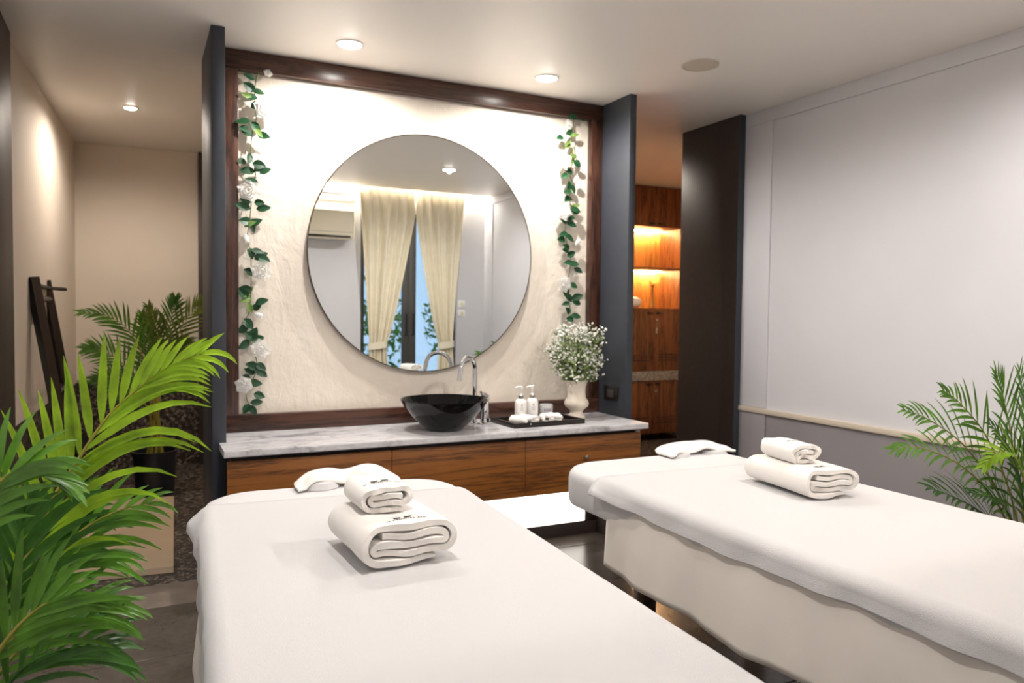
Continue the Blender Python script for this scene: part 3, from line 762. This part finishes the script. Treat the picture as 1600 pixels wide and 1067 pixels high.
garland('rose_garland', 'white rose garland hanging on the left edge of the plaster panel',
        A([(150, 45), (130, 110), (125, 220), (135, 320), (110, 420), (105, 540), (130, 640), (120, 720), (105, 830), (95, 940), (80, 1040)])+B_([(95, 60), (105, 160), (105, 260), (100, 380), (90, 460), (45, 530), (90, 600), (125, 690), (140, 780), (110, 860), (75, 940), (95, 1010)]),
        A([(95, 75), (90, 135), (145, 165), (75, 185), (105, 195), (135, 245), (60, 340), (60, 385), (130, 375), (150, 410), (175, 425), (75, 410), (95, 560), (45, 580), (85, 635), (155, 600), (150, 620), (190, 635), (115, 705), (70, 810), (60, 848), (155, 825), (175, 858), (100, 950), (125, 945), (65, 935), (110, 965)]) +
        B_([(105, 100), (140, 85), (185, 135), (160, 115), (95, 205), (70, 310), (55, 335), (90, 325), (70, 370), (95, 415), (140, 415), (165, 385), (90, 520), (60, 545), (120, 570), (95, 590), (150, 605), (65, 640), (105, 765), (100, 800), (165, 775), (160, 805), (70, 838), (125, 870), (155, 945), (135, 985), (75, 1025), (115, 1030)]),
        [(365+195/3.81, 100+270/3.81, 1.35), (365+92/3.81, 100+755/3.81, 1.2), (365+165/3.81, 370+205/3.81, 1.15), (365+162/3.81, 370+668/3.81, 1.1), (365+62/3.81, 370+880/3.81, .95), (365+205/3.81, 100+55/3.81, .5)],
        [(365+145/3.81, 100+520/3.81, -.6), (365+75/3.81, 370+8/3.81, -1.5), (365+145/3.81, 370+465/3.81, -.4)], 11)
garland('rose_garland', 'white rose garland hanging on the right edge above the vase',
        Cc([(310, 130), (300, 220), (290, 300), (290, 380), (310, 450), (300, 560), (265, 650), (290, 740), (270, 830), (270, 920), (290, 1000)])+Dd([(240, 90), (225, 180), (235, 260), (250, 360), (280, 440), (265, 560), (240, 700), (250, 800), (270, 900), (285, 1000)]),
        Cc([(180, 325), (265, 280), (320, 300), (250, 370), (250, 400), (300, 495), (295, 540), (340, 570), (265, 640), (220, 680), (265, 780), (250, 830), (300, 800), (250, 895), (325, 960), (330, 1000), (300, 130), (380, 150)]) +
        Dd([(210, 90), (275, 60), (280, 115), (330, 5), (215, 210), (190, 260), (265, 245), (235, 330), (235, 360), (285, 395), (260, 475), (315, 490), (345, 545), (305, 690), (235, 750), (265, 805), (335, 795), (335, 845), (235, 855), (250, 920), (325, 970), (265, 1000)]),
        [(845+210/5.925, 160+545/5.925, 1.15), (845+200/5.925, 160+1010/5.925, 1.25), (845+210/5.925, 330+672/5.925, 1.15), (845+255/5.925, 160+205/5.925, .7)],
        [(845+325/5.925, 160+715/5.925, 1.2), (845+340/5.925, 330+290/5.925, 1.0)], 12)

# ================================================================== PALMS
def frond(t, pts, L, Wd, nl, mt, N, droop=.35, t0=.2, indiv=True, rad=.0065, phi=(1.0, .42), lift=.12, seed=0, ratio=1.0, tip=.45, low=None):
    rnd = random.Random(seed); sp_ = spline(pts, 40); N0 = Vector(N).normalized()
    fo = part('frond', MB().tube(sp_, [rad*(1-.8*k/40) for k in range(41)], 6), mt if rad < .004 else M['stem_yellow'] if mt is not M['leaf_dark'] else mt, t)
    joined = MB()
    for s in (-1, 1):
        for k in range(nl):
            u = t0+(1-t0)*(k+.5*(s > 0)*.6)/(nl-.4)
            u = min(u, .995); i = min(39, int(u*40)); fr_ = u*40-i; p = sp_[i].lerp(sp_[i+1], fr_)
            T = (sp_[min(40, i+2)]-sp_[max(0, i-1)]).normalized(); n = (N0-T*T.dot(N0)).normalized(); S = T.cross(n)
            w = (u-t0)/(1-t0)
            pf = low[0] if (low and s > 0) else phi
            ph = pf[0]+(pf[1]-pf[0])*w + rnd.uniform(-.07, .07)
            d = (T*math.cos(ph)+S*s*math.sin(ph)+n*(lift+rnd.uniform(-.08, .08))).normalized()
            ll = L*(.62+.38*math.sin(PI*min(1, w*1.15+.12)))*(1-(1-tip)*w**2.2)*rnd.uniform(.9, 1.06)
            ww = Wd*(.72+.28*math.sin(PI*min(1, w+.1)))
            mb = joined if not indiv else MB(); rows = []; q = p.copy(); dd = d.copy(); ns = 7
            g = (low[1] if (low and s > 0) else droop)*rnd.uniform(.75, 1.25)
            if low and s > 0: ll *= low[2]
            for j in range(ns+1):
                a = j/ns
                sd = dd.cross(n); sd = sd.normalized() if sd.length > 1e-3 else S
                up_ = sd.cross(dd).normalized()
                hw = ww*.5*min(1, .25+a*3.2)*(1-a**3.2)**.9 if a < 1 else 0.0004
                rows.append([mb.bm.verts.new(q-sd*hw+up_*hw*.35), mb.bm.verts.new(q), mb.bm.verts.new(q+sd*hw+up_*hw*.35)])
                q = q+dd*(ll/ns); dd = (dd+Vector((0, 0, -1))*(g*(a+.15)*.42)).normalized()
            for A_, B2 in zip(rows, rows[1:]):
                mb.bm.faces.new((A_[0], A_[1], B2[1], B2[0])); mb.bm.faces.new((A_[1], A_[2], B2[2], B2[1]))
            if indiv: part('leaflet', mb, mt, fo, ang=80, normals=False)
    if not indiv: tag(part('leaflets', joined, mt, fo, ang=80, normals=False), kind='stuff')
    else: joined.bm.free()
    return fo
def pot(t, x, y, r0, r1, h, mt):
    part('pot', MB().lathe([(r0, 0), (r0+.004, .004), (r1-.006, h-.03), (r1+.006, h-.028), (r1+.006, h), (r1-.012, h), (r1-.016, h-.05), (.001, h-.05)], (x, y, 0), 40), mt, t)
    part('soil', MB().lathe([(.001, h-.035), (r1-.015, h-.045)], (x, y, 0), 28, True, False), M['soil'], t)
def canes(t, x, y, z0, tops, r=.008):
    for k, q in enumerate(tops):
        a = 2.4*k; b = Vector((x+.05*math.cos(a), y+.05*math.sin(a), z0)); q = Vector(q)
        part('cane', MB().tube(spline([b, b.lerp(q, .5)+Vector((0, 0, .03)), q], 8), [r*(1-.3*i/8) for i in range(9)], 7), M['stem_yellow'], t)
pp = lambda Y, L: [at(x, y, Y) for x, y in L]
# --- left foreground palm
PX, PY = -.27, 1.66
t = thing('potted_palm', (PX, PY, 0), 'large areca palm in the left foreground with long bright leaflets', 'plant', 'potted areca palms')
pot(t, PX, PY, .13, .17, .30, M['pot_grey'])
FL = [
 (1.75, [(4, 960), (52, 847), (85, 775), (116, 727), (165, 655), (210, 612), (260, 575), (318, 550)], .235, .0185, 21, 'leaf_bright', (.15, -1, .25), .30, .04),
 (1.80, [(-20, 1050), (20, 1000), (60, 900), (120, 835), (180, 800), (235, 785)], .215, .0165, 10, 'leaf_mid', (.1, -.8, .6), .45, .10),
 (1.70, [(-30, 1100), (0, 1050), (60, 985), (130, 955), (195, 945)], .20, .0165, 10, 'leaf_mid', (.1, -.7, .7), .5, .10),
 (1.45, [(-70, 900), (-30, 800), (10, 745), (60, 738), (110, 760)], .135, .017, 15, 'leaf_mid', (.1, -.6, .8), .5, .1),
 (1.78, [(-10, 1000), (30, 930), (75, 885), (130, 868), (190, 872)], .21, .0165, 9, 'leaf_mid', (.1, -.7, .7), .55, .12),
 (1.66, [(-30, 1150), (20, 1060), (70, 1025), (130, 1010), (180, 1015)], .20, .018, 10, 'leaf_dark', (.1, -.7, .7), .5, .12),
 (1.62, [(-20, 1020), (10, 930), (30, 850), (40, 790)], .20, .018, 10, 'leaf_dark', (.2, -1, .2), .4, .15),
 (1.85, [(-30, 1010), (20, 920), (60, 850), (100, 810), (140, 800)], .20, .018, 10, 'leaf_dark', (.1, -.9, .3), .5, .2),
 (1.60, [(-40, 1080), (10, 1000), (60, 950), (110, 930)], .20, .018, 10, 'leaf_mid', (.1, -.8, .5), .5, .15)]
tops = []
for i, (Y, px, L, Wd, n, mt, N, dr, t0) in enumerate(FL):
    p = pp(Y, px); tops.append(p[0]); frond(t, p, L, Wd, n, M[mt], N, dr, t0, True, .0055, seed=i+1, phi=(.80, .34) if i == 0 else (.75, .3), lift=.1, low=((.44, .28), 1.0, 1.32) if i == 0 else ((.62, .3), .6, 1.15))
canes(t, PX, PY, .26, tops)
# --- right palm
RX, RY = 3.13, 1.80
t = thing('potted_palm', (RX, RY, 0), 'areca palm between the right bed and the white wall', 'plant', 'potted areca palms')
pot(t, RX, RY, .13, .17, .30, M['pot_grey'])
FR = [
 (1.84, [(1598, 880), (1560, 790), (1505, 730), (1440, 700), (1395, 702)], 'leaf_mid', (0, -.8, .6)),
 (1.90, [(1598, 870), (1560, 770), (1505, 695), (1450, 655), (1412, 640)], 'leaf_mid', (0, -.9, .4)),
 (1.86, [(1600, 860), (1575, 760), (1540, 680), (1500, 630), (1474, 610)], 'leaf_mid', (-.2, -1, .1)),
 (1.80, [(1604, 860), (1592, 760), (1578, 670), (1566, 615), (1556, 585)], 'leaf_mid', (0, -1, 0)),
 (1.76, [(1608, 860), (1608, 740), (1602, 640), (1592, 580)], 'leaf_mid', (0, -1, 0)),
 (1.84, [(1600, 890), (1565, 830), (1525, 795), (1480, 772), (1450, 762)], 'leaf_dark', (0, -.6, .8)),
 (1.70, [(1612, 860), (1602, 760), (1585, 715), (1560, 708), (1535, 728)], 'leaf_bright', (0, -.7, .7)),
 (1.82, [(1600, 870), (1580, 810), (1555, 780), (1515, 768)], 'leaf_dark', (0, -.7, .7)),
 (1.74, [(1606, 860), (1600, 790), (1590, 735), (1570, 690), (1545, 660)], 'leaf_dark', (0, -1, .3))]
tops = []
for i, (Y, px, mt, N) in enumerate(FR):
    p = pp(Y, px); tops.append(p[0]); frond(t, p, .235 if i < 6 else .19, .0145, 17, M[mt], N, .35, .16, True, .005, seed=30+i, phi=(.68, .26))
canes(t, RX, RY, .26, tops)
# --- palm in the passage
QX, QY = .085, 5.60
t = thing('potted_palm', (QX, QY, 0), 'areca palm in a dark navy pot at the end of the passage', 'plant', 'potted areca palms')
pot(t, QX, QY, .115, .142, .30, M['pot_navy'])
FK = [[(238, 620), (225, 560), (200, 515), (165, 492), (125, 488)], [(246, 620), (254, 560), (264, 515), (272, 480), (274, 466)], [(250, 620), (262, 560), (285, 510), (308, 480), (316, 472)],
      [(236, 630), (212, 590), (180, 558), (150, 545), (132, 545)], [(252, 630), (274, 590), (298, 565), (318, 556)], [(240, 620), (236, 560), (228, 520), (222, 490)], [(234, 640), (206, 610), (172, 590), (145, 592)],
      [(248, 620), (252, 560), (244, 510), (232, 478)], [(244, 625), (262, 575), (280, 545), (292, 530)]]
tops = []
for i, px in enumerate(FK):
    p = pp(5.6+(-.08, .08, 0, .05, -.05, .1, -.1, .06, -.06)[i], px); tops.append(p[0])
    frond(t, p, .20, .017, 20, M['leaf_mid' if i in (0, 3, 5, 6) else 'leaf_olive' if i in (2, 7, 8) else 'leaf_dark'], (0, -1, .2), .3, .1, False, .005, seed=60+i, phi=(.85, .35))
canes(t, QX, QY, .26, tops, .009)

# ================================================================== PASSAGE
solo('stepping_slab', MB().prism([(-.335, 3.915), (.136, 3.885), (.192, 5.36), (-.28, 5.40)], .0005, .03), M['cream_tile'], 'large cream slab lying on the pebble floor of the passage', 'slab', (-.08, 4.66, 0))
# ladder rack leaning on the passage wall
t = thing('ladder_rack', (-.36, 5.05, 0), 'black wooden ladder rack leaning on the passage wall', 'rack')
def lx(z): return -.510+(1.41-z)*.14
for y in (4.72, 5.30):
    part('rail', MB().tube([(lx(0)+.02, y, 0), (lx(1.41), y, 1.41)], .042, 4, .8, 1.2, upv=(0, 1, 0)), M['black_wood'], t, smooth=False)
for z in (1.30, .78, .30): part('rung', MB().tube([(lx(z), 4.74, z), (lx(z), 5.28, z)], .024, 8, 1.2, .7), M['black_wood'], t)
part('peg', MB().tube([(lx(1.36), 4.74, 1.372), (lx(1.36)+.02, 5.31, 1.366), (lx(1.36)+.09, 5.45, 1.364)], .011, 8), M['black_wood'], t)
# lockers at the right end of the passage
def locker(x0, x1, label):
    y0, y1 = 6.05, 6.58; xm = (x0+x1)/2
    t = thing('tall_locker', (xm, 6.3, 0), label, 'cabinet', 'tall teak lockers')
    for a, b in ((x0, x0+.018), (x1-.018, x1)): part('side_panel', MB().box(a, b, y0+.02, y1, .07, H-.004), M['teak_v'], t)
    part('back_panel', MB().box(x0+.018, x1-.018, 6.40, 6.42, 1.31, 2.10), M['teak_pale'], t)
    part('upper_box', MB().box(x0+.018, x1-.018, y0+.02, y1, 2.105, H-.004), M['teak_v'], t)
    part('lower_box', MB().box(x0+.018, x1-.018, y0+.02, y1, .07, 1.295), M['teak_v'], t)
    part('shelf', MB().box(x0+.018, x1-.018, y0+.004, 6.40, 1.692, 1.710, .001), M['teak_v'], t)
    part('shelf', MB().box(x0+.018, x1-.018, y0+.002, 6.40, 1.295, 1.308, .001), M['teak_v'], t)
    part('stone_band', MB().box(x0, x1, y0-.012, y0+.02, .597, .690, .002), M['granite'], t)
    part('plinth', MB().box(x0+.02, x1-.10, 6.25, 6.5, 0, .07), M['black_lacquer'], t)
    for zb, zt in ((2.105, H-.006), (.692, 1.293), (.072, .595)):
        for s in (-1, 1):
            a, b = (x0+.001, xm-.0015) if s < 0 else (xm+.0015, x1-.001)
            d = part('door', MB().box(a, b, y0, y0+.019, zb, zt, .002), M['teak_v'], t)
            hz = zb+.03 if zb > 2 else zt-.03
            part('handle', MB().box(xm+s*.05-.03, xm+s*.05+.03, y0-.018, y0-.002, hz-.009, hz+.009, .004), M['black_lacquer'], d)
            if zb < 2:
                for k in range(3):
                    z = zb+.10+k*.028; part('vent_slot', MB().box(a+.05, b-.05, y0-.004, y0+.002, z, z+.010, .002), M['frame_wood'], d)
        if zb < 2: part('lock', MB().lathe([(.011, 0), (.011, .01), (.001, .011)], n=14).xf(Matrix.Translation((xm+.03, y0-.001, zt-.10)) @ Matrix.Rotation(PI/2, 4, 'X')), M['steel'], t)
    for z in (2.094, 1.684): part('led_strip', MB().box(x0+.03, x1-.03, 6.355, 6.375, z, z+.007), M['led'], t)
    return t
locker(4.195, 4.872, 'tall teak locker with lit open shelves, right end of the passage')
locker(3.515, 4.192, 'tall teak locker mostly hidden behind the right charcoal fin')
part_key = solo('key_tag', MB().box(4.546, 4.566, 6.035, 6.041, 1.06, 1.12, .002).tube([(4.556, 6.036, 1.12), (4.558, 6.038, 1.18)], .002, 5), M['steel'], 'small key hanging at the locker door lock', 'key', (4.556, 6.038, 1.06))
bxx = 4.62
t = thing('bud_vase', (bxx, 6.20, 1.3085), 'slim brass bud vase on the lit locker shelf', 'vase')
part('vase_body', MB().lathe([(.034, 0), (.036, .005), (.030, .03), (.018, .09), (.015, .16), (.020, .19), (.018, .19), (.012, .16), (.001, .15)], (bxx, 6.2, 1.3085), 24, True, False), M['gold'], t)
mb = MB()
for k in range(6):
    a = k*1.05; mb.tube(spline([(bxx, 6.2, 1.48), (bxx+.01*math.cos(a), 6.2, 1.53), (bxx+.05*math.cos(a), 6.2+.04*math.sin(a), 1.555+.02*(k % 3))], 5), [.003, .004, .007, .009, .006, .002], 6)
part('dried_flower', mb, M['gold'], t)
towel('rolled_towel', .13, .11, .165, 3, 0, 31, (4.412, 6.17, 1.3085), PI/2, 'rolled white towel on the lit locker shelf')

# ================================================================== BEHIND: curtains, air conditioner
def curtain(name, label, xe0, xe1, tie0, tie1, bot0, bot1, seed):
    "two edges as functions of height; gathered at a tieback"
    zt, z_tie = 2.56, .90
    def edge(top, tie, bot, z, free):
        if z >= z_tie:
            w_ = (z-z_tie)/(zt-z_tie); k = min(1, w_/.80) if free else w_
            k = k**.82 if free else k
            return tie+(top-tie)*k
        return tie+(bot-tie)*min(1, (z_tie-z)/.5)
    c = thing(name, ((tie0+tie1)/2, .24, .01), label, 'curtain', 'tied cream curtains')
    NF = 6
    def f(u, v):
        z = .012+(zt-.012)*v
        free_r = seed == 1
        a = edge(xe0, tie0, bot0, z, not free_r); b = edge(xe1, tie1, bot1, z, free_r)
        x = a+(b-a)*u
        g = (b-a)/.6; amp = .026*(.55+.45*min(1, g))
        return (x, .238+amp*math.sin(u*NF*2*PI+seed*2+.5*math.sin(z*2))+.012*math.sin(u*23+z), z)
    mb = MB(); mb.grid(f, 140, 40)
    o = part('cloth', mb, M['curtain'], c); so = o.modifiers.new('thick', 'SOLIDIFY'); so.thickness = .003
    def band(u, v):
        a = 2*PI*u; xm, hw = (tie0+tie1)/2, (tie1-tie0)/2+.012
        return (xm+hw*math.cos(a), .238+.046*math.sin(a), z_tie-.035+.07*v+.012*math.cos(a))
    mb = MB(); mb.grid(band, 40, 3, wrap_u=True); part('tieback', mb, M['curtain'], c)
curtain('curtain', 'cream curtain tied back, left one in the mirror', 1.975, 2.572, 2.095, 2.275, 2.07, 2.32, 1)
curtain('curtain', 'cream curtain tied back, right one in the mirror', 2.592, 3.150, 2.855, 3.015, 2.82, 3.05, 2)
t = thing('air_conditioner', (1.5, YB, 1.95), 'ivory wall air conditioner left of the curtains in the mirror', 'air conditioner')
mb = MB(); mb.box(1.10, 1.915, YB+.001, .345, 1.965, 2.245, .02, 3); part('casing', mb, M['ivory'], t)
part('air_outlet', MB().box(1.13, 1.875, .20, .347, 1.972, 1.992, .003), M['black_lacquer'], t)
part('louvre', MB().box(1.13, 1.875, .25, .352, 1.955, 1.962, .002), M['ivory'], t)
part('panel_seam', MB().box(1.12, 1.90, .343, .3465, 2.022, 2.026), M['grey_print'], t)
for k, z in enumerate((1.30, 1.20)):
    t = thing('wall_switch', (3.145, YB, z), ('upper' if k == 0 else 'lower')+' white wall switch right of the curtains in the mirror', 'switch', 'wall switches')
    part('plate', MB().box(3.105, 3.185, YB+.0005, YB+.009, z, z+.075, .003), M['white_plastic'], t)
    part('rocker', MB().box(3.125, 3.165, YB+.008, YB+.012, z+.018, z+.057, .002), M['ivory'], t)
# shrubs outside the glass door
rnd = random.Random(2)
for k, (x, y, r) in enumerate(((2.2, -3.0, .7), (3.3, -3.4, .8), (4.3, -3.1, .7))):
    t = thing('garden_shrub', (x, y, -.02), ('left', 'middle', 'right')[k]+' green shrub outside the glass door', 'shrub', 'shrubs outside the door')
    part('trunk', MB().tube([(x, y, -.02), (x, y, 1.0)], .03, 7), M['black_wood'], t)
    lf = MB()
    for q in range(420):
        d = Vector((rnd.gauss(0, 1), rnd.gauss(0, 1), rnd.gauss(0, 1))).normalized(); p = Vector((x, y, 1.15))+Vector((d.x*r*.6, d.y*r*.5, d.z*r*1.2))*rnd.uniform(.5, 1)
        a = Vector((rnd.gauss(0, 1), rnd.gauss(0, 1), rnd.gauss(0, 1))).normalized(); b = a.cross(d).normalized()
        v4 = [lf.bm.verts.new(p+e) for e in (-a*.07, b*.03, a*.07, -b*.03)]; lf.bm.faces.new(v4)
    tag(part('foliage', lf, M['leaf_mid'], t, normals=False), kind='stuff')
